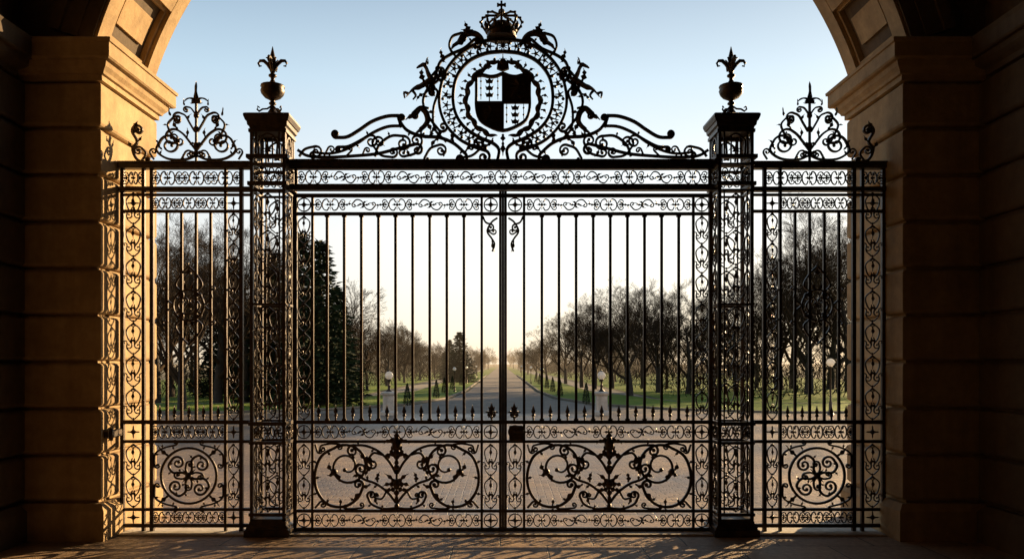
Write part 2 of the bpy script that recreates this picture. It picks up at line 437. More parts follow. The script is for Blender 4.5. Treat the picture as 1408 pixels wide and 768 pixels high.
# ================================================================== GATE LEAVES
MID=691.5
def leaf_gate(side):
    mir = side>0
    X=lambda x: x if not mir else 2*MID-x
    hx=gate3(X(407),0,0)[0]
    g=thing('gate_leaf',(hx,0,0.0),'tall black wrought iron gate leaf with upright bars and scrollwork' ,'gate','leaves of the wrought iron gate')
    def nb():
        mb=MB()
        if mir: mb.st.append(lambda x,y:(2*MID-x,y))
        return mb
    mb=nb()
    vbar(mb,407,266,733,5,0.020); vbar(mb,430.5,268,729,3.4,0.014)
    vbar(mb,662.5,268,729,3.4,0.014); vbar(mb,687.9,264,733,3.6,0.020)
    for y,w in ((269.5,5),(294.5,4.2),(579.5,5),(606,4),(701,4),(726.5,5.6)):
        hbar(mb,y,404.5,690.0,w,0.016)
    make('frame',mb,M_IRON,g)
    if not mir:
        mb=nb(); vbar(mb,691.5,264,734,3.4,0.034); make('meeting_bar',mb,M_IRON,g)
    xs=[450.5+23.45*i for i in range(9)]
    for x in xs:
        mb=nb(); vbar(mb,x,294,580,3.5,0.013)
        for y in (297.5,576): sweep(mb,[(x-3,y),(x+3,y)],2.6,0.018)
        make('upright_bar',mb,M_IRON,g)
    ss=[x-11.7 for x in xs]+[xs[-1]+11.7]
    for x in ss:
        mb=nb(); spear(mb,x,578,556,6); make('spike',mb,M_IRON,g)
    for y,h,c in ((282,19,cellC),(593,21,cellC),(714,20,cellC)):
        mb=nb(); band(mb,432,y,661,y,h,5,c); make('scroll_frieze',mb,M_IRON,g)
        for x in (418.8,674.8):
            mb=nb(); rosette(mb,x,y,8.5,4)
            sweep(mb,[(x+9*cos(k*pi/10),y+9*sin(k*pi/10)) for k in range(21)],1.6,0.006)
            make('rosette',mb,M_IRON,g)
    for (x,y0,y1,h,n) in ((418.8,297,577,20,7),(418.8,609,699,20,2),(674.8,609,699,21,2)):
        mb=nb(); band(mb,x,y0,x,y1,h,n,cellS); make('scroll_border',mb,M_IRON,g)
    mb=nb()
    scr(mb,[(684,300),(676,306),(670,318),(676,328),(680,336),(677,346)],2.4,d=.009,eye=False)
    scr(mb,[(664,298),(668,306),(676,309)],2.4,e=(5,1.1,1)); leaf(mb,677,330,95,18,5,-30,2)
    scr(mb,[(671,318),(677,322)],2,e=(4,.9,-1))
    make('hanging_scroll',mb,M_IRON,g)
    mb=nb()
    x=676
    spear(mb,x,577,553,8); rosette(mb,x,566,9,6); leaf(mb,x,574,-150,12,5,60,2); leaf(mb,x,574,-30,12,5,-60,2)
    make('rosette_finial',mb,M_IRON2,g)
    mb=nb(); c=546.0
    def half():
        # great C scroll, free at its inner end
        scr(mb,[(500,668),(492,684),(474,695),(452,692),(437,674),(434,650),(443,626),(464,613)],3.8,s=(7,1.1,-1),e=(30,1.7,1),d=.012,fol=19,fl=10)
        # rising branch from the stem, rolling over at the top
        scr(mb,[(545,650),(536,634),(522,620),(504,612),(486,611)],3.4,e=(8,1.2,-1),d=.010,fol=20,fl=9)
        scr(mb,[(526,624),(514,622),(506,632)],3.2,e=(8,1.25,-1),d=.010)
        scr(mb,[(468,610),(456,609),(444,611)],2.6,s=(4,1,1),e=(5,1.1,-1),d=.010)
        # wide S scroll from the stem foot towards the great scroll
        scr(mb,[(545,690),(534,676),(518,664),(502,658),(492,650)],3.4,e=(8,1.25,1),d=.010,fol=15,fl=10)
        scr(mb,[(545,697),(528,698),(512,692),(506,682)],3.2,e=(6,1.25,1),d=.010,fol=15,fl=8)
        scr(mb,[(532,674),(526,684),(518,684)],2.6,e=(4,1.2,1),d=.010)
        scr(mb,[(434,697),(441,689)],2.8,e=(5,1.2,1)); scr(mb,[(498,697),(486,698),(476,698)],2.4,s=(4,1,-1),e=(3,1,1))
        scr(mb,[(434,610),(437,620)],2.4,e=(4,1.1,-1))
        for (x,y,a,L,W,cv,lb) in ((516,634,-175,26,10,45,4),(512,640,150,18,7,-50,3),(500,656,-140,16,7,-60,3),
            (488,686,-80,15,6,60,2),(520,692,-140,13,5,60,2),(520,662,-110,16,7,60,3),(510,664,130,15,6,60,2),
            (484,622,50,13,5,60,2),(468,694,-60,12,5,-60,2),(488,642,-20,12,5,-60,2),(532,628,-70,11,5,50,1)):
            leaf(mb,x,y,a,L,W,cv,lb)
        leaf(mb,462,650,20,14,7,90,2); leaf(mb,458,646,200,14,7,90,2); leaf(mb,460,648,110,12,6,90,2); ball(mb,460,648,5.2)
    sym(mb,c,half)
    vbar(mb,c,607,701,3.0,0.010)
    make('lower_scrollwork',mb,M_IRON,g)
    mb=nb()
    ball(mb,c,611,7,-0.012,1.25); ball(mb,c,620,4.6,-0.018,1.3); ball(mb,c,602,4,-0.01)
    for sg in (1,-1):
        leaf(mb,c,607,-90+sg*50,20,8,sg*90,3,-0.01); leaf(mb,c,612,sg*15+(180 if sg<0 else 0),17,8,sg*90,3,-0.01)
        leaf(mb,c,618,90-sg*35,22,9,-sg*70,3,-0.01)
    leaf(mb,c,618,90,26,9,0,3,-0.01); leaf(mb,c,606,-90,17,8,0,2,-0.01)
    ball(mb,c,664,5.5,-0.012,1.3)
    for sg in (1,-1):
        leaf(mb,c,668,-90+sg*16,26,8,sg*50,3,-0.008); leaf(mb,c,668,-90+sg*42,22,8,sg*90,3,-0.008)
        leaf(mb,c,668,90-sg*40,18,8,-sg*80,3,-0.008)
    leaf(mb,c,668,90,24,8,0,3,-0.01)
    ball(mb,c,641,4,-0.01); ball(mb,c,694,3.6,-.01)
    make('cast_cartouche',mb,M_IRON2,g)
    if mir:
        mb=MB(); x0=gate3(700,0,0)[0]; x1=gate3(719,0,0)[0]; z0=gate3(0,605,0)[2]; z1=gate3(0,584,0)[2]
        box(mb,x0,x1,-0.045,0.03,z0,z1,0.010); lk=make('lock_box',mb,M_IRON2,g)
        mb=MB(); zc=(z0+z1)/2+.02
        tube3(mb,[(x0+.05,-0.045,zc),(x0+.05,-0.080,zc)],[.012,.012],8)
        tube3(mb,[(x0+.05,-0.080,zc),(x0+.09,-0.087,zc-.006),(x0+.15,-.085,zc+.003)],[.011,.009,.011],8)
        h=make('handle',mb,M_IRON2,lk)
    return g
leaf_gate(-1); leaf_gate(1)

# ================================================================== OVERTHROW (fixed, over the gate)
ov=thing('gate_overthrow',(0,0,gate3(0,264,0)[2]),'wrought iron overthrow with crowned coat of arms and scrolls','gate overthrow')
mb=MB()
hbar(mb,227.5,394,989,7,0.050); hbar(mb,222.8,394,989,2.6,0.065); hbar(mb,232.6,394,989,2.2,0.036)
hbar(mb,256.0,394,989,3.2,0.036); hbar(mb,260.2,394,989,4.6,0.045)
for x in (408,975): vbar(mb,x,234,255,4,0.014)
make('transom_beam',mb,M_IRON,ov)
mb=MB(); band(mb,410,244.4,973,244.4,21,13); make('transom_frieze',mb,M_IRON,ov)
def crest_side(mb):
    scr(mb,[(549,160),(532,161),(512,168),(494,180),(478,189),(462,190)],4.0,e=(5,1.2,1),d=.014)
    scr(mb,[(552,174),(534,175),(516,182),(498,193),(480,202),(466,203)],3.4,e=(4,1,-1),d=.014)
    sweep(mb,[(547,159),(552,176)],4,0.014)
    scr(mb,[(572,199),(548,205),(520,212),(490,215),(452,217),(424,215),(410,207)],3.8,s=(8,1.1,1),d=.012)
    scr(mb,[(412,216),(420,206),(434,202)],2.8,e=(8,1.4,1),d=.012)
    scr(mb,[(432,210),(452,212),(472,208),(492,198),(506,188)],3.0,s=(5,1,-1),e=(9,1.4,1),d=.012,fol=18)
    scr(mb,[(540,217),(524,214),(514,202)],3.0,s=(7,1.2,-1),e=(9,1.3,1),d=.012)
    scr(mb,[(516,216),(522,200),(538,188),(556,188)],3.2,e=(10,1.5,1),d=.012,fol=16)
    scr(mb,[(556,216),(572,211),(580,198)],3.0,s=(6,1,1),e=(8,1.3,-1),d=.012)
    scr(mb,[(549,166),(560,180),(580,188),(604,190),(624,198),(640,212)],4.2,s=(5,1,1),e=(9,1.2,1),d=.013,fol=18)
    scr(mb,[(584,218),(592,205),(604,200)],3.0,e=(8,1.4,1),s=(4,.8,-1),d=.012)
    scr(mb,[(628,218),(648,215),(662,204)],3.0,e=(8,1.2,-1),d=.012)
    scr(mb,[(446,216),(452,204)],2.2,e=(5,1.0,1)); scr(mb,[(476,216),(484,208)],2.2,e=(4,1,-1)); scr(mb,[(498,216),(502,206)],2.2,e=(4,1,1))
    for (x,y,a,L,W,cv) in ((580,188,-110,20,7,60),(600,190,-70,16,6,70),(602,192,160,18,6,-70),(624,197,-120,20,7,70),
        (566,216,-150,14,5,60),(610,216,-60,12,5,-70),(640,210,-70,15,6,60),(432,206,-60,10,4,60)):
        leaf(mb,x,y,a,L,W,cv,2)
    scr(mb,[(604,180),(590,162),(582,142),(588,124),(602,112)],3.4,s=(7,1.2,-1),e=(6,1.2,-1),d=.012,fol=15)
    scr(mb,[(614,196),(598,178),(596,152),(602,130)],3.2,e=(7,1.3,-1),d=.012)
    scr(mb,[(600,102),(606,86),(620,76),(638,68),(652,56)],3.6,s=(8,1.4,-1),e=(7,1.2,1),d=.012,fol=15)
    scr(mb,[(596,124),(592,110),(602,96)],3.0,e=(6,1.2,1),s=(4,1,1),d=.012)
    scr(mb,[(626,78),(618,66),(622,52),(634,47)],3.0,e=(6,1.3,1),d=.012)
    scr(mb,[(590,150),(578,148),(568,156)],2.6,e=(5,1.3,-1),d=.012)
    for (x,y,a,L,W,cv) in ((584,130,170,16,6,-60),(612,84,-140,18,7,60),(602,176,160,18,7,-60),(596,184,120,14,6,50)):
        leaf(mb,x,y,a,L,W,cv,3)
for m in (0,1):
    mb=MB()
    if m: mb.st.append(lambda x,y:(2*MID-x,y))
    crest_side(mb); make('crest_scrollwork',mb,M_IRON,ov)
mb=MB(); c=(691.5,139)
def ringhalf():
    inner=[(691.5,72),(667,75),(644,86),(628,107),(623,134),(627,158),(640,177),(660,190),(678,198),(686,207),(684,222)]
    scr(mb,inner,4.2,d=.016)
    outer=[(691.5,56),(662,59),(632,76),(612,102),(604,138),(611,168),(629,190),(650,202),(668,208)]
    scr(mb,outer,3.8,e=(9,1.25,1),d=.015)
    scr(mb,[(678,196),(664,203),(650,200)],2.6,e=(4,1,-1))
    I=catmull(inner[:9],6); O=catmull(outer,6)
    n=30
    for k in range(n):
        t=(k+.5)/n; a=I[int(t*(len(I)-1))]; b=O[int(t*(len(O)-1))]; mx,my=(a[0]+b[0])/2,(a[1]+b[1])/2
        if k%2==0: rosette(mb,mx,my,6.8,5)
        else:
            for s in (-1,1):
                ball(mb,mx+(b[0]-a[0])*.24*s,my+(b[1]-a[1])*.24*s,2.3)
            ang=math.degrees(atan2(b[1]-a[1],b[0]-a[0])); leaf(mb,a[0],a[1],ang,15,5,30,1)
sym(mb,MID,ringhalf)
leaf(mb,MID,196,90,20,8,0,2)
make('foliate_ring',mb,M_IRON,ov)
def beast(mb):
    P=catmull([(600,108),(590,113),(578,120),(568,124),(559,134)],5)
    sweep(mb,P,[4,5,7,8,9,9.5,9,8.5,8,7.5,7.5,8,7.5,6,5,4,3.4,2.8,2.3,1.8,1.2][:len(P)],0.020,'diam')
    P=catmull([(594,112),(589,102),(586,94),(581,89)],4); sweep(mb,P,[8,7.5,7,6.5,6,5.5,5,5,5,5,4.5,3.5,3][:len(P)],0.018,'diam')
    sweep(mb,[(587,90),(582,90),(576,93),(573,95)],[6,6,4,2],0.014,'diam')
    leaf(mb,587,89,-110,10,4,60,1); leaf(mb,588,90,-60,9,4,-60,1)
    for pts in ([(592,113),(598,122),(594,128),(598,133)],[(586,116),(588,126),(582,131)],[(566,124),(572,132),(568,138)],[(562,130),(556,128),(557,136)]):
        sweep(mb,catmull(pts,3),[5]+[4-2.2*i/(3*(len(pts)-1)) for i in range(3*(len(pts)-1))],0.010,'diam')
    leaf(mb,584,114,-130,20,9,60,3,-.01); scr(mb,[(600,108),(606,104),(606,96)],2.4,e=(4,.9,-1))
def eagle(mb):
    P=catmull([(668,66),(660,52),(648,47),(636,52),(628,62)],5)
    sweep(mb,P,[3+6*sin(pi*i/(len(P)-1)) for i in range(len(P))],0.020,'diam')
    leaf(mb,652,50,-150,24,10,50,4,-.01); leaf(mb,646,52,-110,16,8,-60,3,-.01); leaf(mb,656,52,80,20,8,60,3,-.01)
    sweep(mb,[(630,60),(624,64),(620,70)],[6,5,1.5],0.012,'diam'); leaf(mb,640,56,120,16,7,60,2)
def bird(mb):
    P=catmull([(562,164),(572,158),(578,150),(586,156),(588,168),(580,178),(572,184)],4)
    sweep(mb,P,[2+6*sin(pi*i/(len(P)-1))**.7 for i in range(len(P))],0.018,'diam')
    sweep(mb,[(572,158),(564,160),(558,166)],[6,4,1],0.010,'diam'); leaf(mb,584,160,-50,16,7,60,3)
    leaf(mb,586,170,30,16,7,60,2)
for nm,fn in (('supporter_beast',beast),('supporter_eagle',eagle),('bird_head_scroll',bird)):
    for m in (0,1):
        mb=MB()
        if m: mb.st.append(lambda x,y:(2*MID-x,y))
        fn(mb); make(nm,mb,M_IRON2,ov)
# coat of arms
COA=lambda x,y:(691.5+(x-691.5)*1.16,140+(y-141)*1.04)
mb=MB(); mb.st.append(COA)
sh=[(660,108),(668,107),(676,109),(684,108),(691.5,105),(699,108),(707,109),(715,107),(723,108),(723,122),(723,134),(723,150),(719,165),(708,174),(691.5,180),(675,174),(664,165),(660,150),(660,134),(660,122),(660,108)]
sweep(mb,catmull(sh,3),3.8,0.020)
vbar(mb,691.5,106,179,3,0.014); hbar(mb,143,660,723,3,0.014)
coa=make('coat_of_arms',mb,M_IRON2,ov)
def plate(mb,pts,d,dep=0.0):
    pts=[mb.T(*p) for p in pts]
    n=len(pts); vs=[mb.m3(x,y,dep-d) for x,y in pts]+[mb.m3(x,y,dep+d) for x,y in pts]
    mb.add(vs,[tuple(range(n)),tuple(range(n,2*n))]+[(i,(i+1)%n,n+(i+1)%n,n+i) for i in range(n)])
mb=MB(); mb.st.append(COA)
plate(mb,[(692,106),(699,108.5),(707,109.5),(715,107.5),(722.5,108.5),(722.5,143),(692,143)],0.006)
plate(mb,[(691,143.5),(691,179.5),(675.5,173.5),(664.5,164.5),(660.5,150),(660.5,143.5)],0.006)
def lionlet(mb,x,y,s):
    # small raised rampant figure
    sweep(mb,catmull([(x-5*s,y+9*s),(x-1*s,y+2*s),(x+2*s,y-4*s),(x-1*s,y-10*s)],3),[3*s,4*s,5*s,5.5*s,5*s,5*s,4.6*s,4*s,4*s,3*s],.010,'diam',-.008)
    for p in ([(x+2*s,y-4*s),(x-6*s,y-6*s)],[(x+1*s,y-1*s),(x-6*s,y-1*s)],[(x-2*s,y+5*s),(x+4*s,y+10*s)]):
        sweep(mb,p,[2.6*s,1.4*s],.008,'diam',-.008)
    scr(mb,[(x-4*s,y+8*s),(x+7*s,y+5*s),(x+7*s,y-3*s)],1.3*s,e=(2.5*s,.8,-1),dep=-.008,eye=False)
lionlet(mb,708,125,1.25); lionlet(mb,676,158,1.1)
# pierced quarters: column of small charges and flanking studs
for (x0,y0,hh) in ((675.5,125,15),(706,158,13)):
    vbar(mb,x0,y0-hh-1,y0+hh+1,1.6,.004)
    for k in range(3):
        yy=y0-hh+5+k*9
        plate(mb,[(x0-5,yy-3),(x0-2.4,yy-1.4),(x0,yy-4),(x0+2.4,yy-1.4),(x0+5,yy-3),(x0+3.6,yy+2.6),(x0-3.6,yy+2.6)],0.005)
        for sx in (-1,1): ball(mb,x0+sx*10,yy,1.5)
    for sx in (-10,10): vbar(mb,x0+sx,y0-hh-2,y0+hh-1,0.9,.003)
make('shield',mb,M_IRON2,coa)
mb=MB(); mb.st.append(lambda x,y:(691.5+(x-691.5)*1.12,140+(y-141)*1.10))
def mant():
    P=[];Wd=[]
    for i in range(91):
        t=i/90; a=pi*(0.03+0.92*t); r=47.5+1.2*cos(16*a)-3*t+ (3 if t<.1 else 0)
        P.append((691.5-r*.98*sin(a),141-r*cos(a))); Wd.append((5.0+2.6*abs(sin(t*pi*13)))*min(1,(1-t)*8+.25,t*8+.5))
    sweep(mb,P,Wd,.014,'diam')
    for k in range(16):
        a=pi*(0.06+0.86*k/15); x,y=691.5-47.5*sin(a),141-47.5*cos(a); deg=math.degrees(atan2(-cos(a),-sin(a)))
        leaf(mb,x,y,deg+(28 if k%2 else -34),9.5,4.6,(-90 if k%2 else 85),2,-.006)
    for k in range(9):
        a=pi*(0.10+0.80*k/8); x,y=691.5-46*sin(a),141-46*cos(a); deg=math.degrees(atan2(-cos(a),-sin(a)))
        leaf(mb,x,y,deg-155,7,4,70,1,-.006)
sym(mb,MID,mant)
plate(mb,[(685,93),(698,93),(699,101),(691.5,104),(684,101)],.02); ball(mb,691.5,93,5.5); fleur(mb,691.5,90,9)
leaf(mb,691.5,182,90,12,8,0,2)
make('wreath',mb,M_IRON2,coa)
mb=MB(); cx,_,zb=gate3(689.5,54,0)
q=1/U
lathe(mb,cx,0,[(19*q,zb),(20.5*q,zb),(20.5*q,zb+2*q),(19.5*q,zb+2.5*q),(19.5*q,zb+7*q),(21.5*q,zb+7.5*q),(21.5*q,zb+9.5*q),(18*q,zb+10*q)],24,False)
for k in range(8):
    a=2*pi*k/8; ca,sa=cos(a),sin(a)
    pr=[(21,9),(26,16),(28,22),(25,28),(17,31),(8,31),(2,33)]
    tube3(mb,[(cx+r*q*ca,r*q*sa,zb+z*q) for r,z in pr],[1.6*q]*7,6)
    for r,z in pr[1:5]:
        lathe(mb,cx+r*q*ca*1.03,r*q*sa*1.03,[(0.3*q,zb+(z-2)*q),(2*q,zb+(z-1)*q),(2*q,zb+(z+1)*q),(.3*q,zb+(z+2)*q)],6)
    a+=pi/8; ca,sa=cos(a),sin(a)
    tube3(mb,[(cx+21*q*ca,21*q*sa,zb+9*q),(cx+23*q*ca,23*q*sa,zb+15*q),(cx+24*q*ca,24*q*sa,zb+20*q)],[1.8*q,3*q,.5*q],6)
lathe(mb,cx,0,[(16*q,zb+9*q),(17*q,zb+13*q),(15*q,zb+18*q),(9*q,zb+22*q),(3*q,zb+24*q)],16)
lathe(mb,cx,0,[(1*q,zb+31*q),(4.2*q,zb+33*q),(4.8*q,zb+36*q),(3.8*q,zb+39*q),(1*q,zb+40.5*q)],10)
box(mb,cx-1.4*q,cx+1.4*q,-.010,.010,zb+40*q,zb+51*q); box(mb,cx-5*q,cx+5*q,-.0095,.0095,zb+44.2*q,zb+47*q)
for sx in (-5,5): box(mb,cx+sx*q-1.2*q,cx+sx*q+1.2*q,-.009,.009,zb+43.2*q,zb+48*q)
make('crown',mb,M_IRON2,ov)

# ================================================================== SIDE PANELS
def side_panel(side):
    mir=side>0
    X=lambda x: x if not mir else 2*MID-x
    g=thing('gate_side_panel',(gate3(X(270),0,0)[0],0,0),'fixed wrought iron side panel with fleur-de-lis cresting beside stone jamb','iron fence','fixed side panels of the gate')
    def nb():
        mb=MB()
        if mir: mb.st.append(lambda x,y:(2*MID-x,y))
        return mb
    mb=nb()
    for x,w in ((170,5),(199,4.2),(210.5,5),(311.5,3.6),(333,5)): vbar(mb,x,232,731,w,0.018)
    hbar(mb,229.5,166,352,7,0.045); hbar(mb,225,166,352,2.4,0.058); hbar(mb,261,166,352,6,0.036)
    for y,w in ((268.5,3.5),(291,4),(579.5,5.5),(606,4.2),(699,4),(721,5)): hbar(mb,y,168,350,w,0.015)
    make('frame',mb,M_IRON,g)
    for x in (231,251,271,291):
        mb=nb(); vbar(mb,x,291,580,3.4,0.012); make('upright_bar',mb,M_IRON,g)
    for x in (221,241,261,281,301):
        mb=nb(); spear(mb,x,578,557,5.6); make('spike',mb,M_IRON,g)
    for (x0,x1,y,h,n) in ((212,310,280,18,3),(212,310,593,21,3),(212,310,710,18,3),(173,197,245.5,20,1),(212,331,245.5,22,3)):
        mb=nb(); band(mb,x0,y,x1,y,h,n); make('scroll_frieze',mb,M_IRON,g)
    for y in (593,710,280):
        for x in (322.3,184.8):
            mb=nb(); rosette(mb,x,y,9,4); make('rosette',mb,M_IRON,g)
    for (x,y0,y1,h,n) in ((322.3,293,577,17,7),(322.3,609,697,17,2),(184.8,265,577,24,7),(184.8,609,697,24,2)):
        mb=nb(); band(mb,x,y0,x,y1,h,n,cellS); make('scroll_border',mb,M_IRON,g)
    mb=nb(); cx,cy=261,420
    sweep(mb,[(cx+21*cos(k*pi/16),cy+21*sin(k*pi/16)) for k in range(33)],2.4,0.009,dep=-.012)
    def mh():
        scr(mb,[(261,366),(250,378),(243,392),(252,402)],2.2,e=(6,1.2,1)); scr(mb,[(261,474),(250,462),(243,448),(252,438)],2.2,e=(6,1.2,-1))
        scr(mb,[(240,420),(230,410),(232,398)],2.0,e=(4,1,-1)); scr(mb,[(240,420),(230,430),(232,442)],2.0,e=(4,1,1))
        scr(mb,[(261,432),(252,430),(246,420),(252,411)],2.0,e=(5,1.1,1))
        leaf(mb,261,400,-150,15,5,60,2); leaf(mb,261,440,150,15,5,-60,2)
    sym(mb,261,mh)
    rosette(mb,cx,cy,6,6); fleur(mb,cx,376,14); leaf(mb,cx,458,90,18,5,0,2)
    make('medallion',mb,M_IRON,g)
    mb=nb(); cx,cy=261,653
    sweep(mb,[(cx+38*cos(k*pi/24),cy+38*sin(k*pi/24)) for k in range(49)],3.2,0.010)
    for k in range(4):
        a=k*pi/2+pi/4
        mb.st.append(lambda x,y,a=a:(cx+x*cos(a)-y*sin(a),cy+x*sin(a)+y*cos(a)))
        scr(mb,[(0,0),(-3,-9),(-12,-18),(-10,-29),(0,-32)],3.2,e=(9,1.3,1),fol=11,fl=8)
        scr(mb,[(0,0),(3,-9),(9,-14)],2.6,e=(5,1.1,1))
        leaf(mb,0,0,-90,13,6,0,2)
        mb.st.pop()
    for sx in (-1,1):
        for sy in (-1,1):
            mb.st.append(lambda x,y,sx=sx,sy=sy:(cx+x*sx,cy+y*sy))
            scr(mb,[(47,14),(46,30),(34,38),(18,42)],2.4,s=(4,1,-1),e=(4,1,-1),fol=12,fl=8); leaf(mb,28,27,40,17,7,0,2); leaf(mb,38,34,80,10,4,-40,1)
            mb.st.pop()
    ball(mb,cx,cy,5,-.01)
    make('lower_medallion',mb,M_IRON,g)
    mb=nb(); c=271.0
    def ch():
        scr(mb,[(271,214),(256,220),(232,219),(217,208),(222,194)],3.0,e=(14,1.5,1),d=.011,fol=16,fl=8)
        scr(mb,[(271,208),(262,196),(254,186),(246,180)],2.8,s=(6,1.1,1),e=(12,1.4,-1),d=.011)
        scr(mb,[(243,198),(236,184),(232,172),(240,162)],2.4,s=(6,1,-1),e=(6,1.3,1),d=.010,fol=12,fl=7)
        scr(mb,[(269,182),(262,170),(256,160),(248,156)],2.4,e=(7,1.3,-1),d=.010)
        scr(mb,[(271,160),(264,150),(258,148)],2.0,e=(4,1.2,-1),d=.009)
        scr(mb,[(250,221),(256,210)],2.2,e=(6,1.2,1)); scr(mb,[(213,220),(208,212)],2.2,e=(5,1.1,1))
        for (x,y,a,L,W,cv) in ((224,206,-150,14,6,60),(246,178,-150,14,6,60),(258,190,-60,14,5,-50),(240,196,150,12,5,60),(260,168,-100,12,4,60),(262,200,-40,10,4,60)):
            leaf(mb,x,y,a,L,W,cv,2)
        leaf(mb,236,160,-120,12,5,40,1); leaf(mb,255,146,-110,9,4,30,1)
    sym(mb,c,ch)
    vbar(mb,c,140,224,3.0,.010)
    for y in (178,200,160): ball(mb,c,y,4)
    fleur(mb,c,141,28); rosette(mb,c,210,8,6)
    make('fleur_de_lis_cresting',mb,M_IRON,g)
    mb=nb()
    scr(mb,[(203,224),(190,220),(184,206),(190,196),(184,184)],3.4,s=(4,.8,-1),e=(8,1.3,1),d=.012)
    scr(mb,[(196,222),(202,212),(196,204)],2.6,e=(6,1.3,-1)); leaf(mb,186,184,-100,18,7,50,3); leaf(mb,184,204,-150,12,6,60,2); leaf(mb,190,196,-20,12,5,-60,2)
    fleur(mb,190,182,15)
    make('wall_scroll',mb,M_IRON,g)
    if not mir:
        mb=MB(); _,_,z=gate3(0,593,0)
        box(mb,-JX-0.01,-JX+0.045,-0.30,0.03,z-0.035,z+0.035,0.006)
        tube3(mb,[(-JX+0.05,-0.26,z-.06),(-JX+0.05,-0.26,z+.06)],.018,8)
        make('wall_bracket',mb,M_IRON,g)
side_panel(-1); side_panel(1)

# ================================================================== PIERS
def pier(side):
    PXC=side*2.245; W=0.17
    e=thing('gate_pier',(PXC,0,0),'square openwork iron pier with moulded cap and urn finial','gate pier','openwork piers of the gate')
    zof=lambda y:(HY-y)/U+EYE
    mb=MB()
    for sx in (-1,1):
        for sy in (-1,1):
            cx,cy=PXC+sx*(W-.015),sy*(W-.015); box(mb,cx-.015,cx+.015,cy-.015,cy+.015,0.05,zof(186))
    for y,h,pr in ((187,.030,.012),(222,.035,.03),(232,.02,.012),(258,.035,.02),(267,.02,.004),(420,.022,.006),(580,.036,.012),(606,.028,.008),(702,.03,.01)):
        z=zof(y)
        o=W+pr; i=W-.028
        for (x0,x1,y0,y1) in ((-o,o,-o,-i),(-o,o,i,o),(-o,-i,-i,i),(i,o,-i,i)):
            box(mb,PXC+x0,PXC+x1,y0,y1,z-h/2,z+h/2)
    make('pier_frame',mb,M_IRON,e)
    for k in range(4):
        mb=MB()
        a=k*pi/2
        def m3(u,y,d,a=a):
            lx,ly=u/U,-(W-.012)+d
            return (PXC+lx*cos(a)-ly*sin(a), lx*sin(a)+ly*cos(a), zof(y))
        mb.m3=m3
        band(mb,0,270,0,418,28,3,cellS); band(mb,0,422,0,577,28,3,cellS); band(mb,0,609,0,699,28,2,cellS)
        band(mb,-18,245,18,245,21,1,cellC); band(mb,-18,593,18,593,21,1,cellC)
        for u in (-15.5,15.5):
            vbar(mb,u,268,578,1.8,.006); vbar(mb,u,607,700,1.8,.006); vbar(mb,u,188,221,2.2,.008)
        scr(mb,[(-12,218),(-12,200),(0,191),(12,200),(12,218)],2.4); fleur(mb,0,214,17)
        for u in (-6,6): vbar(mb,u,192,220,1.6,.005)
        make('pier_scrollwork',mb,M_IRON,e)
    mb=MB()
    z0=zof(187)
    loft(mb,PXC-W,PXC+W,-W,W,[(z0+.012,.0),(z0+.035,-.005),(z0+.05,-.02),(z0+.085,-.025),(z0+.09,-.035),(z0+.13,-.05),(z0+.15,-.05),(z0+.16,-.035),(z0+.175,.03),(z0+.18,.06),(z0+.20,.085)])
    make('pier_cap',mb,M_IRON,e)
    mb=MB()
    loft(mb,PXC-W,PXC+W,-W,W,[(0,-.045),(0.065,-.045),(0.07,-.03),(0.09,-.028),(0.11,-.008),(0.14,-.004),(0.145,.0),(0.165,.0)])
    make('pier_base',mb,M_IRON,e)
    mb=MB(); zb=z0+.19; q=1/U
    prof=[(10,0),(10,2),(7,4),(4,9),(2.4,14),(5,16),(5,17.5),(2.6,20),(5,22),(11,25),(15,29.5),(16.5,34),(15,38),(16.5,39.5),(16,41.5),(11,43),(5,45),(2.6,49),(2.6,52),(5.5,54),(5.5,56),(2.6,58),(1.8,61),(1.8,72),(.5,78)]
    lathe(mb,PXC,0,[(r*q,zb+z*q) for r,z in prof],16)
    f=make('urn_finial',mb,M_IRON2,e)
    mb=MB()
    for k in range(4):
        a=2*pi*k/4; ca,sa=cos(a),sin(a)
        tube3(mb,[(PXC+r*q*ca,r*q*sa,zb+z*q) for r,z in ((1,57),(3,64),(7,71),(12,75.5),(17,75.5),(19.5,72),(18,68),(15,68.5))],[1.2*q,1.9*q,2.6*q,2.5*q,2.1*q,1.7*q,1.4*q,.8*q],6)
        a+=pi/4; ca,sa=cos(a),sin(a)
        tube3(mb,[(PXC+r*q*ca,r*q*sa,zb+z*q) for r,z in ((1,58),(3,68),(6,75),(8,78),(10,77))],[1.1*q,1.6*q,1.6*q,1.3*q,.6*q],5)
    tube3(mb,[(PXC,0,zb+57*q),(PXC,0,zb+68*q),(PXC,0,zb+77*q),(PXC,0,zb+83*q),(PXC,0,zb+95*q)],[1.4*q,1.5*q,4.2*q,3.2*q,.4*q],8)
    make('finial_leaf',mb,M_IRON2,f)
    mb=MB()
    for k in range(4):
        a=pi/4+k*pi/2; ca,sa=cos(a),sin(a)
        tube3(mb,[(PXC+r*q*ca,r*q*sa,zb+z*q) for r,z in ((1,14),(8,8),(15,6),(20,2),(23,4),(22,8),(19,7))],[1.3*q]*6+[.7*q],6)
    make('finial_scroll_foot',mb,M_IRON2,f)
pier(-1); pier(1)

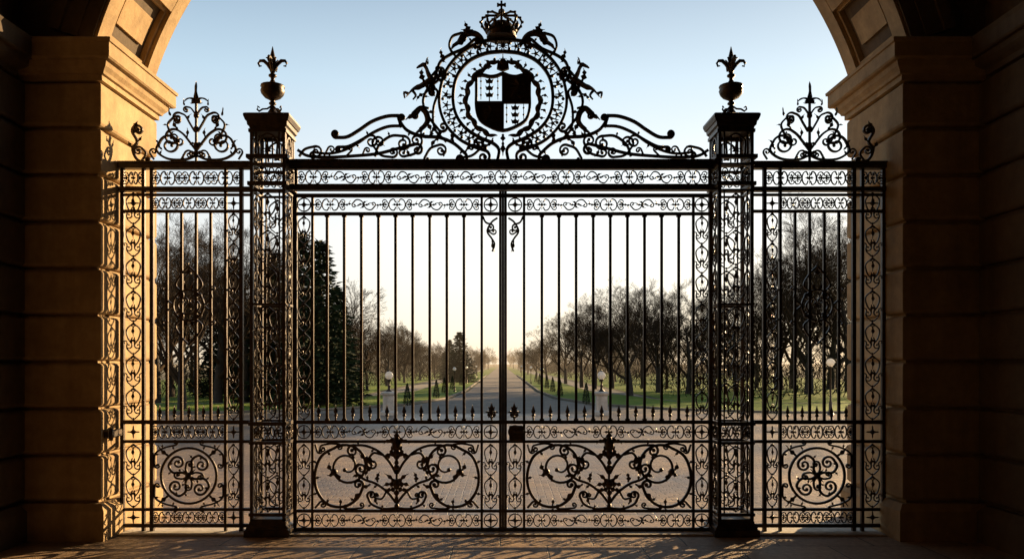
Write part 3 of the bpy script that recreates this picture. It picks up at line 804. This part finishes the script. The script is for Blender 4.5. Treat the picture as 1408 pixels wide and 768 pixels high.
# ================================================================== GROUND
def sheet(name,pts,z,mat,kind='structure',label=None):
    me=bpy.data.meshes.new(name); me.from_pydata([(x,y,z) for x,y in pts],[],[tuple(range(len(pts)))]); me.materials.append(mat)
    o=bpy.data.objects.new(name,me); COL.objects.link(o); o['kind']=kind
    return o
sheet('ground',[(-2500,-60),(2500,-60),(2500,4000),(-2500,4000)],-0.012,M_EARTH)
sheet('floor',[(-4.6,-12.2),(4.6,-12.2),(4.6,0.9),(-4.6,0.9)],0.0,M_FLAG)
sheet('plaza',[(-40,0.902),(40,0.902),(40,18.6),(-40,18.6)],-0.004,M_PLAZA)
mb=MB(); box(mb,-3.69,3.69,-0.16,0.16,0.0,0.018,0.004); o=make('threshold',mb,M_PALE); o['kind']='structure'
sheet('avenue_road',[(-9,18.6),(9,18.6),(6,20.5),(3.6,24),(2.4,30),(2.0,40),(2.0,900),(-2.0,900),(-2.0,40),(-2.4,30),(-3.6,24),(-6,20.5)],-0.003,M_ROAD)
lawnL=[(-30,19.2),(-9.4,19.2),(-6.3,21.1),(-3.9,24.4),(-2.7,30.3),(-2.3,40),(-2.3,110),(-4.9,110),(-5.1,40),(-7.5,26),(-12,24.5),(-30,24)]
for nm,s in (('lawn',-1),('lawn',1)):
    pts=[(x*(1 if s<0 else -1),y) for x,y in lawnL]
    n=len(pts); me=bpy.data.meshes.new('lawn')
    me.from_pydata([(x,y,0.05) for x,y in pts],[],[tuple(range(n))]); me.materials.append(M_GRASS)
    o=bpy.data.objects.new('lawn',me); COL.objects.link(o); o['kind']='structure'
    mb=MB(); vs=[];fs=[]
    for i,(x,y) in enumerate(pts):
        a=Vector(pts[i-1]); b=Vector(pts[(i+1)%n]); t=(b-a).normalized(); nn=Vector((t.y,-t.x))*(1 if s<0 else -1)
        ox,oy=nn.x*.11,nn.y*.11
        vs+=[(x,y,-.01),(x,y,.06),(x+ox,y+oy,.06),(x+ox,y+oy,-.01)]
    for i in range(n):
        j=(i+1)%n
        for k in range(3): fs.append((i*4+k,i*4+k+1,j*4+k+1,j*4+k))
    mb.add(vs,fs); o=make('kerb',mb,M_KERB); o['kind']='structure'
for s in (-1,1):
    sheet('path',[(s*5.1,27),(s*7.4,26.5),(s*6.6,60),(s*6.6,300),(s*5.0,300),(s*5.0,60)],-0.004,M_PATH)
    sheet('lawn_verge',[(s*7.6,26.6),(s*30,24.6),(s*40,120),(s*6.8,160)],-0.006,M_GRASS)
    sheet('lawn_verge',[(s*2.1,112),(s*4.9,112),(s*4.9,400),(s*2.1,400)],-0.006,M_GRASS)

# ================================================================== TREES
def rnd_perp(d,rng):
    v=Vector((rng.gauss(0,1),rng.gauss(0,1),rng.gauss(0,1))); v-=v.dot(d)*d
    return v.normalized()
def bare_tree(seed,H,nch,spread=1.0,sides=(8,5,4,3,3),rt=0.026,tw=0.0042):
    rng=random.Random(seed); tr=MB(); cr=MB(); last=len(nch)
    LR=[0,0.66,0.62,0.60,0.66,0.95]
    def grow(p,d,L,r,lev):
        if lev==last:
            e=rnd_perp(d,rng)*tw; m=p+d*L*.5+rnd_perp(d,rng)*L*.05; q=p+(d+Vector((0,0,.12))).normalized()*L
            q2=m+(d+rnd_perp(d,rng)*.45).normalized()*L*.55
            cr.add([tuple(p-e),tuple(p+e),tuple(m+e*.7),tuple(m-e*.7),tuple(q),tuple(q2)],[(0,1,2,3),(3,2,4),(2,3,5)]); return
        ns=[7,5,4,3,2][lev]; pts=[p.copy()]; rad=[r]; dd=d.copy()
        for i in range(ns):
            dd=(dd+rnd_perp(dd,rng)*[.07,.12,.13,.15,.18][lev]+Vector((0,0,[.05,.11,.09,.06,.03][lev]))).normalized()
            pts.append(pts[-1]+dd*(L/ns)); rad.append(r*(1-(i+1)/ns*[.8,.8,.8,.75,.8][lev]))
        tube3(tr if lev==0 else cr, pts, rad, sides[lev])
        n=nch[lev]
        for k in range(n):
            t0=[.22,.28,.28,.25,.2][lev]
            t=t0+(1-t0)*(k+rng.random()*.8)/n
            f=t*ns; i=min(ns-1,int(f)); q=pts[i].lerp(pts[i+1],f-i)
            dirp=(pts[i+1]-pts[i]).normalized()
            ang=radians(rng.uniform(30,54))*spread if lev<2 else radians(rng.uniform(16,46))
            side=rnd_perp(dirp,rng)
            cd=(dirp*cos(ang)+side*sin(ang)).normalized()
            cl=L*LR[lev+1]*(1.1-(0.35 if lev==0 else .5)*t)*rng.uniform(.8,1.2)
            grow(q,cd,cl,max(rad[i]*.58,0.0021*H/7),lev+1)
    grow(Vector((0,0,-.05)),Vector((rng.uniform(-.04,.04),rng.uniform(-.04,.04),1)).normalized(),H*.66,H*rt,0)
    zm=max(v[2] for v in cr.v)
    return tr,cr,zm
def raw(name,mb,mat):
    me=bpy.data.meshes.new(name); me.from_pydata(mb.v,[],mb.f); me.polygons.foreach_set('use_smooth',mb.sm); me.materials.append(mat); me.update(); return me
def conifer(seed,H,R):
    rng=random.Random(seed); tr=MB(); cr=MB()
    tube3(tr,[(0,0,-.05),(0,0,H*.4),(0,0,H*.97)],[H*.025,H*.016,H*.003],7)
    nl=46
    for i in range(nl):
        t=i/nl; z=H*(.04+.95*t); rr=R*(1-t)**.85*(1+.15*sin(i*2.1)) +.06
        nb_=int(16-8*t)
        for k in range(nb_):
            a=2*pi*(k+rng.random())/nb_; L=rr*rng.uniform(.72,1.12); dz=-L*rng.uniform(.12,.34)
            m=max(4,int(11*L/R))
            for j in range(m):
                u=(j+.6)/m; c=Vector((cos(a)*L*u,sin(a)*L*u,z+dz*u*u))
                for q in range(2):
                    sz=H*.030*rng.uniform(.6,1.25); d1=Vector((cos(a)+rng.uniform(-.9,.9),sin(a)+rng.uniform(-.9,.9),rng.uniform(-.5,.35))).normalized()
                    d2=rnd_perp(d1,rng); c2=c+Vector((rng.uniform(-1,1),rng.uniform(-1,1),rng.uniform(-1,1)))*sz*.5
                    cr.add([tuple(c2-d2*sz*.22),tuple(c2+d1*sz*.5-d2*sz*.16),tuple(c2+d1*sz*1.1),tuple(c2+d1*sz*.5+d2*sz*.18),tuple(c2+d2*sz*.2)],[(0,1,2,3,4)])
    return tr,cr
BARE=[]; BH=[]
for i,(nch,sp) in enumerate((((11,7,6,5,5),1.0),((10,8,6,5,5),1.15),((12,7,5,5,5),.9),((9,8,6,6,5),1.08))):
    tr,cr,zm=bare_tree(11+i,7.0,nch,sp); BARE.append((raw('trunk',tr,M_BARK),raw('crown',cr,M_TWIG))); BH.append(zm)
CON=[]
for i in range(2):
    tr,cr=conifer(40+i,6.5,1.35); CON.append((raw('trunk',tr,M_BARK),raw('crown',cr,M_CONIF)))
def put_tree(meshes,h0,px,d,topy,name,label,cat,group,widen=1.0,rot=None):
    x=(px-CX)*d/FPX; y=d-CAMD; H=(HY-topy)*d/FPX+EYE
    e=thing(name,(x,y,-.01),label,cat,group); s=H/h0
    e.scale=(s*widen,s*widen,s); e.rotation_euler=(0,0,rot if rot is not None else random.uniform(0,6.28))
    for nm,me in zip(('trunk','crown'),meshes):
        o=bpy.data.objects.new(nm,me); COL.objects.link(o); o.parent=e
    return e
bl=[(250,28,282,0),(300,34,290,1),(215,34,296,2),(272,44,330,3),(335,34,300,2),(385,48,350,0),(235,40,325,1),
    (505,50,436,0),(484,44,425,3),(532,60,440,1),(556,70,455,2),(578,80,462,3),(598,90,468,0),(612,100,470,1),(655,120,478,2),(664,150,482,3),
    (866,40,374,1),(818,52,400,0),(905,46,388,2),(946,44,382,3),(778,64,425,2),(800,56,412,3),(752,80,446,1),(738,96,460,0),(726,120,470,3),(716,150,480,2),(842,54,396,0),(885,54,392,3),
    (1112,44,262,0),(1168,48,280,2),(1072,52,322,3),(1142,52,310,1),(1012,50,370,1),(1040,56,380,0),(1090,54,330,2),(980,52,385,0)]
for i,(px,d,ty,v) in enumerate(bl):
    put_tree(BARE[v],BH[v],px,d,ty,'bare_tree','leafless brown tree with fine twigs on the park lawn','tree','leafless park trees',1.3 if px==866 else 1.1)
for px,d,ty,v,w in ((440,31,328,0,1.35),(412,37,316,1,1.4),(375,35,345,0,1.3),(320,40,350,1,1.2),(632,70,455,1,1.7),(618,84,466,0,1.6),(464,38,392,0,1.2)):
    put_tree(CON[v],6.5,px,d,ty,'conifer_tree','dark green dense conical evergreen tree','tree','evergreen conifers',w)
def yew(seed):
    rng=random.Random(seed); cr=MB(); H=1.0
    for i in range(1500):
        z=rng.uniform(.02,1); r=.24*(1-z)**.7*(1.0 if z>.12 else z/.12*.3+.7)*sqrt(rng.uniform(.55,1.08)); a=rng.uniform(0,2*pi); c=Vector((r*cos(a),r*sin(a),z)); s=.05
        d1=rnd_perp(Vector((0,0,1)),rng); d1=(d1+Vector((0,0,rng.uniform(-.3,1)))).normalized(); d2=rnd_perp(d1,rng)
        cr.add([tuple(c-d2*s*.3),tuple(c+d1*s),tuple(c+d2*s*.3)],[(0,1,2)])
    tr=MB(); tube3(tr,[(0,0,-.02),(0,0,.8)],[.03,.01],6)
    return raw('trunk',tr,M_BARK),raw('crown',cr,M_CONIF)
YW=yew(3)
for px,d in ((560,31),(600,38),(611,44),(622,50),(634,60),(640,66),(806,32),(770,40),(760,46),(752,52),(742,62),(737,70)):
    x=(px-CX)*d/FPX; e=thing('clipped_yew',(x,d-CAMD,0.04),'small clipped conical evergreen bush on the lawn','bush','clipped conical bushes'); e.scale=(.75,.75,.85)
    for nm,me in zip(('trunk','crown'),YW):
        o=bpy.data.objects.new(nm,me); COL.objects.link(o); o.parent=e
tr,cr,zm=bare_tree(99,6.5,(10,8,6,6),1.1,(5,3,3,3,3),.022,.008)
tv=tr.v+cr.v; tf=tr.f+[tuple(i+len(tr.v) for i in f) for f in cr.f]
def woods(seed,n,xr,yr,hr,dv,mb):
    rng=random.Random(seed)
    for i in range(n):
        s=1 if i%2 else -1; y=yr[0]+(yr[1]-yr[0])*(i/n)**1.4; x=s*(xr[0]+(xr[1]-xr[0])*rng.random()**1.3)*(1+y/dv); a=rng.uniform(0,6.28); k=rng.uniform(*hr)
        ca,sa=cos(a)*k,sin(a)*k
        mb.add([(v[0]*ca-v[1]*sa+x,v[0]*sa+v[1]*ca+y,v[2]*k) for v in tv],tf)
    return mb
mb=MB(); woods(5,84,(8.0,22),(38,260),(.75,1.05),260,mb); woods(9,40,(3.4,15),(190,520),(.8,1.2),1e5,mb)
# the avenue closes at its far end
rng=random.Random(4)
for i in range(9):
    x=-14+28*i/8+rng.uniform(-1,1); y=560+rng.uniform(-10,10); k=rng.uniform(.9,1.5) if abs(x)>2.5 else .55
    mb.add([(v[0]*k+x,v[1]*k+y,v[2]*k) for v in tv],tf)
o=make('distant_woodland',mb,M_TWIG,recalc=False); o['kind']='stuff'; o['label']='hazy leafless woodland lining the avenue'
rng=random.Random(8); mb=MB()
for i in range(40000):
    s=rng.choice((-1,1)); y=29+rng.random()**1.7*230
    xm=9.0 if y<60 else (7.2 if y<150 else 5.4)
    x=s*(xm+rng.random()**1.3*(18+y*.1)); h=(2.6+1.0*sin(x*.9+y*.37)+.7*sin(x*2.3-y*.21))*max(.5,1-.002*y)
    z=rng.random()*max(.6,h); c=Vector((x,y,z)); sz=rng.uniform(.06,.16)*(1+y/100)
    d1=Vector((rng.gauss(0,.5),rng.gauss(0,.5),rng.uniform(.4,1.2))).normalized(); d2=rnd_perp(d1,rng)
    mb.add([tuple(c-d2*sz*.14),tuple(c+d1*sz*2.6),tuple(c+d2*sz*.18),tuple(c-d1*sz*.6)],[(0,1,2,3)])
o=make('undergrowth',mb,M_SHRUB,recalc=False); o['kind']='stuff'; o['label']='dark shrub undergrowth beneath the trees'

# ================================================================== LAMPS
def lamp_meshes():
    mb=MB()
    loft(mb,-.21,.21,-.21,.21,[(0,-.05),(.10,-.05),(.11,-.03),(.14,.0),(.15,.03),(.62,.035),(.64,.01),(.67,-.02),(.72,-.03),(.74,.0),(.76,.06)])
    ped=raw('pedestal',mb,M_PALE)
    mb=MB(); lathe(mb,0,0,[(.10,.75),(.10,.78),(.05,.82),(.035,.90),(.06,.94),(.03,.98),(.028,1.08),(.07,1.12),(.075,1.15),(.04,1.16)],14)
    st=raw('stem',mb,M_IRON)
    mb=MB(); lathe(mb,0,0,[(.13*sin(pi*k/12)+.002,1.28-.13*cos(pi*k/12)) for k in range(13)],20)
    gl=raw('globe',mb,M_GLOBE)
    mb=MB(); lathe(mb,0,0,[(.035,1.40),(.03,1.42),(.012,1.44),(.012,1.47),(.002,1.49)],10)
    cp=raw('lamp_cap',mb,M_IRON)
    return (('pedestal',ped),('stem',st),('globe',gl),('lamp_cap',cp))
LM=lamp_meshes()
for px,d in ((535,25.8),(827,25.8)):
    e=thing('pedestal_lamp',((px-CX)*d/FPX,d-CAMD,0.0),'white globe lamp on a square pale stone pedestal','lamp','globe lamps on stone pedestals')
    for nm,me in LM:
        o=bpy.data.objects.new(nm,me); COL.objects.link(o); o.parent=e
def post_meshes():
    mb=MB(); lathe(mb,0,0,[(.10,0),(.10,.08),(.06,.14),(.05,.4),(.03,.46),(.025,1.5),(.05,1.53),(.055,1.56),(.03,1.58)],12); p=raw('post',mb,M_IRON)
    mb=MB(); lathe(mb,0,0,[(.13*sin(pi*k/12)+.002,1.70-.13*cos(pi*k/12)) for k in range(13)],18); g=raw('globe',mb,M_GLOBE)
    return (('post',p),('globe',g))
PM=post_meshes()
for px,d,sc in ((1142,26,1),(625,46,.8),(745,46,.8),(642,66,.8),(730,66,.8),(655,95,.8),(717,95,.8)):
    e=thing('globe_street_lamp',((px-CX)*d/FPX,d-CAMD,0.0),'slim iron lamp post with white globe beside the avenue','street lamp','globe lamp posts')
    e.scale=(sc,sc,sc)
    for nm,me in PM:
        o=bpy.data.objects.new(nm,me); COL.objects.link(o); o.parent=e

# ================================================================== SKY, SUN, CAMERA
w=bpy.data.worlds.new('World'); scene.world=w; w.use_nodes=True; nt=w.node_tree
sk=nt.nodes.new('ShaderNodeTexSky'); sk.sky_type='NISHITA'; sk.sun_disc=False
sk.sun_elevation=radians(SUN_EL); sk.sun_rotation=radians(SUN_AZ); sk.air_density=1.0; sk.dust_density=1.5; sk.ozone_density=1.5
bg=nt.nodes['Background']
tc=nt.nodes.new('ShaderNodeTexCoord'); nrm=nt.nodes.new('ShaderNodeVectorMath'); nrm.operation='NORMALIZE'
nt.links.new(tc.outputs['Generated'],nrm.inputs[0])
sp=nt.nodes.new('ShaderNodeSeparateXYZ'); nt.links.new(nrm.outputs[0],sp.inputs[0])
rp=ramp(nt,sp.outputs[2],[(0.0,(1.0,0.80,0.56)),(0.03,(1.0,0.88,0.71)),(0.10,(1.0,0.95,0.86)),(0.20,(0.86,0.92,0.95)),(0.33,(0.58,0.77,0.91)),(0.46,(0.26,0.39,0.54)),(1.0,(0.05,0.08,0.13))])
dt=nt.nodes.new('ShaderNodeVectorMath'); dt.operation='DOT_PRODUCT'; nt.links.new(nrm.outputs[0],dt.inputs[0])
ga=radians(4); dt.inputs[1].default_value=(sin(ga)*cos(radians(2.5)),cos(ga)*cos(radians(2.5)),sin(radians(2.5)))
gl=mth(nt,'POWER',mth(nt,'MAXIMUM',dt.outputs['Value'],0.0),14.0)
glc=nt.nodes.new('ShaderNodeVectorMath'); glc.operation='SCALE'; glc.inputs[0].default_value=(0.24,0.20,0.15); nt.links.new(gl,glc.inputs['Scale'])
nis=nt.nodes.new('ShaderNodeVectorMath'); nis.operation='SCALE'; nis.inputs['Scale'].default_value=0.03; nt.links.new(sk.outputs[0],nis.inputs[0])
gr=nt.nodes.new('ShaderNodeVectorMath'); gr.operation='SCALE'; gr.inputs['Scale'].default_value=0.84; nt.links.new(rp.outputs[0],gr.inputs[0])
a1=nt.nodes.new('ShaderNodeVectorMath'); a1.operation='ADD'; nt.links.new(nis.outputs[0],a1.inputs[0]); nt.links.new(gr.outputs[0],a1.inputs[1])
a2=nt.nodes.new('ShaderNodeVectorMath'); a2.operation='ADD'; nt.links.new(a1.outputs[0],a2.inputs[0]); nt.links.new(glc.outputs[0],a2.inputs[1])
nt.links.new(a2.outputs[0],bg.inputs[0]); bg.inputs[1].default_value=1.0
sd=bpy.data.lights.new('sun','SUN'); sd.energy=11.5; sd.angle=radians(.5); sd.color=(1.0,.69,.36)
so=bpy.data.objects.new('sun',sd); COL.objects.link(so)
a,el=radians(SUN_AZ),radians(SUN_EL)
so.rotation_euler=Vector((sin(a)*cos(el),cos(a)*cos(el),sin(el))).to_track_quat('Z','Y').to_euler()
cd=bpy.data.cameras.new('camera'); cam=bpy.data.objects.new('camera',cd); COL.objects.link(cam)
cam.location=(0,-CAMD,EYE); cam.rotation_euler=(radians(90),0,0)
cd.sensor_width=36; cd.lens=FPX/1408*36; cd.shift_y=(HY-384)/1408; cd.shift_x=(704-CX)/1408
cd.clip_end=6000; cd.clip_start=.05
scene.camera=cam
scene.view_settings.view_transform='Standard'; scene.view_settings.look='None'; scene.view_settings.exposure=0
for o in bpy.data.objects:
    if '_org' in o.keys(): del o['_org']
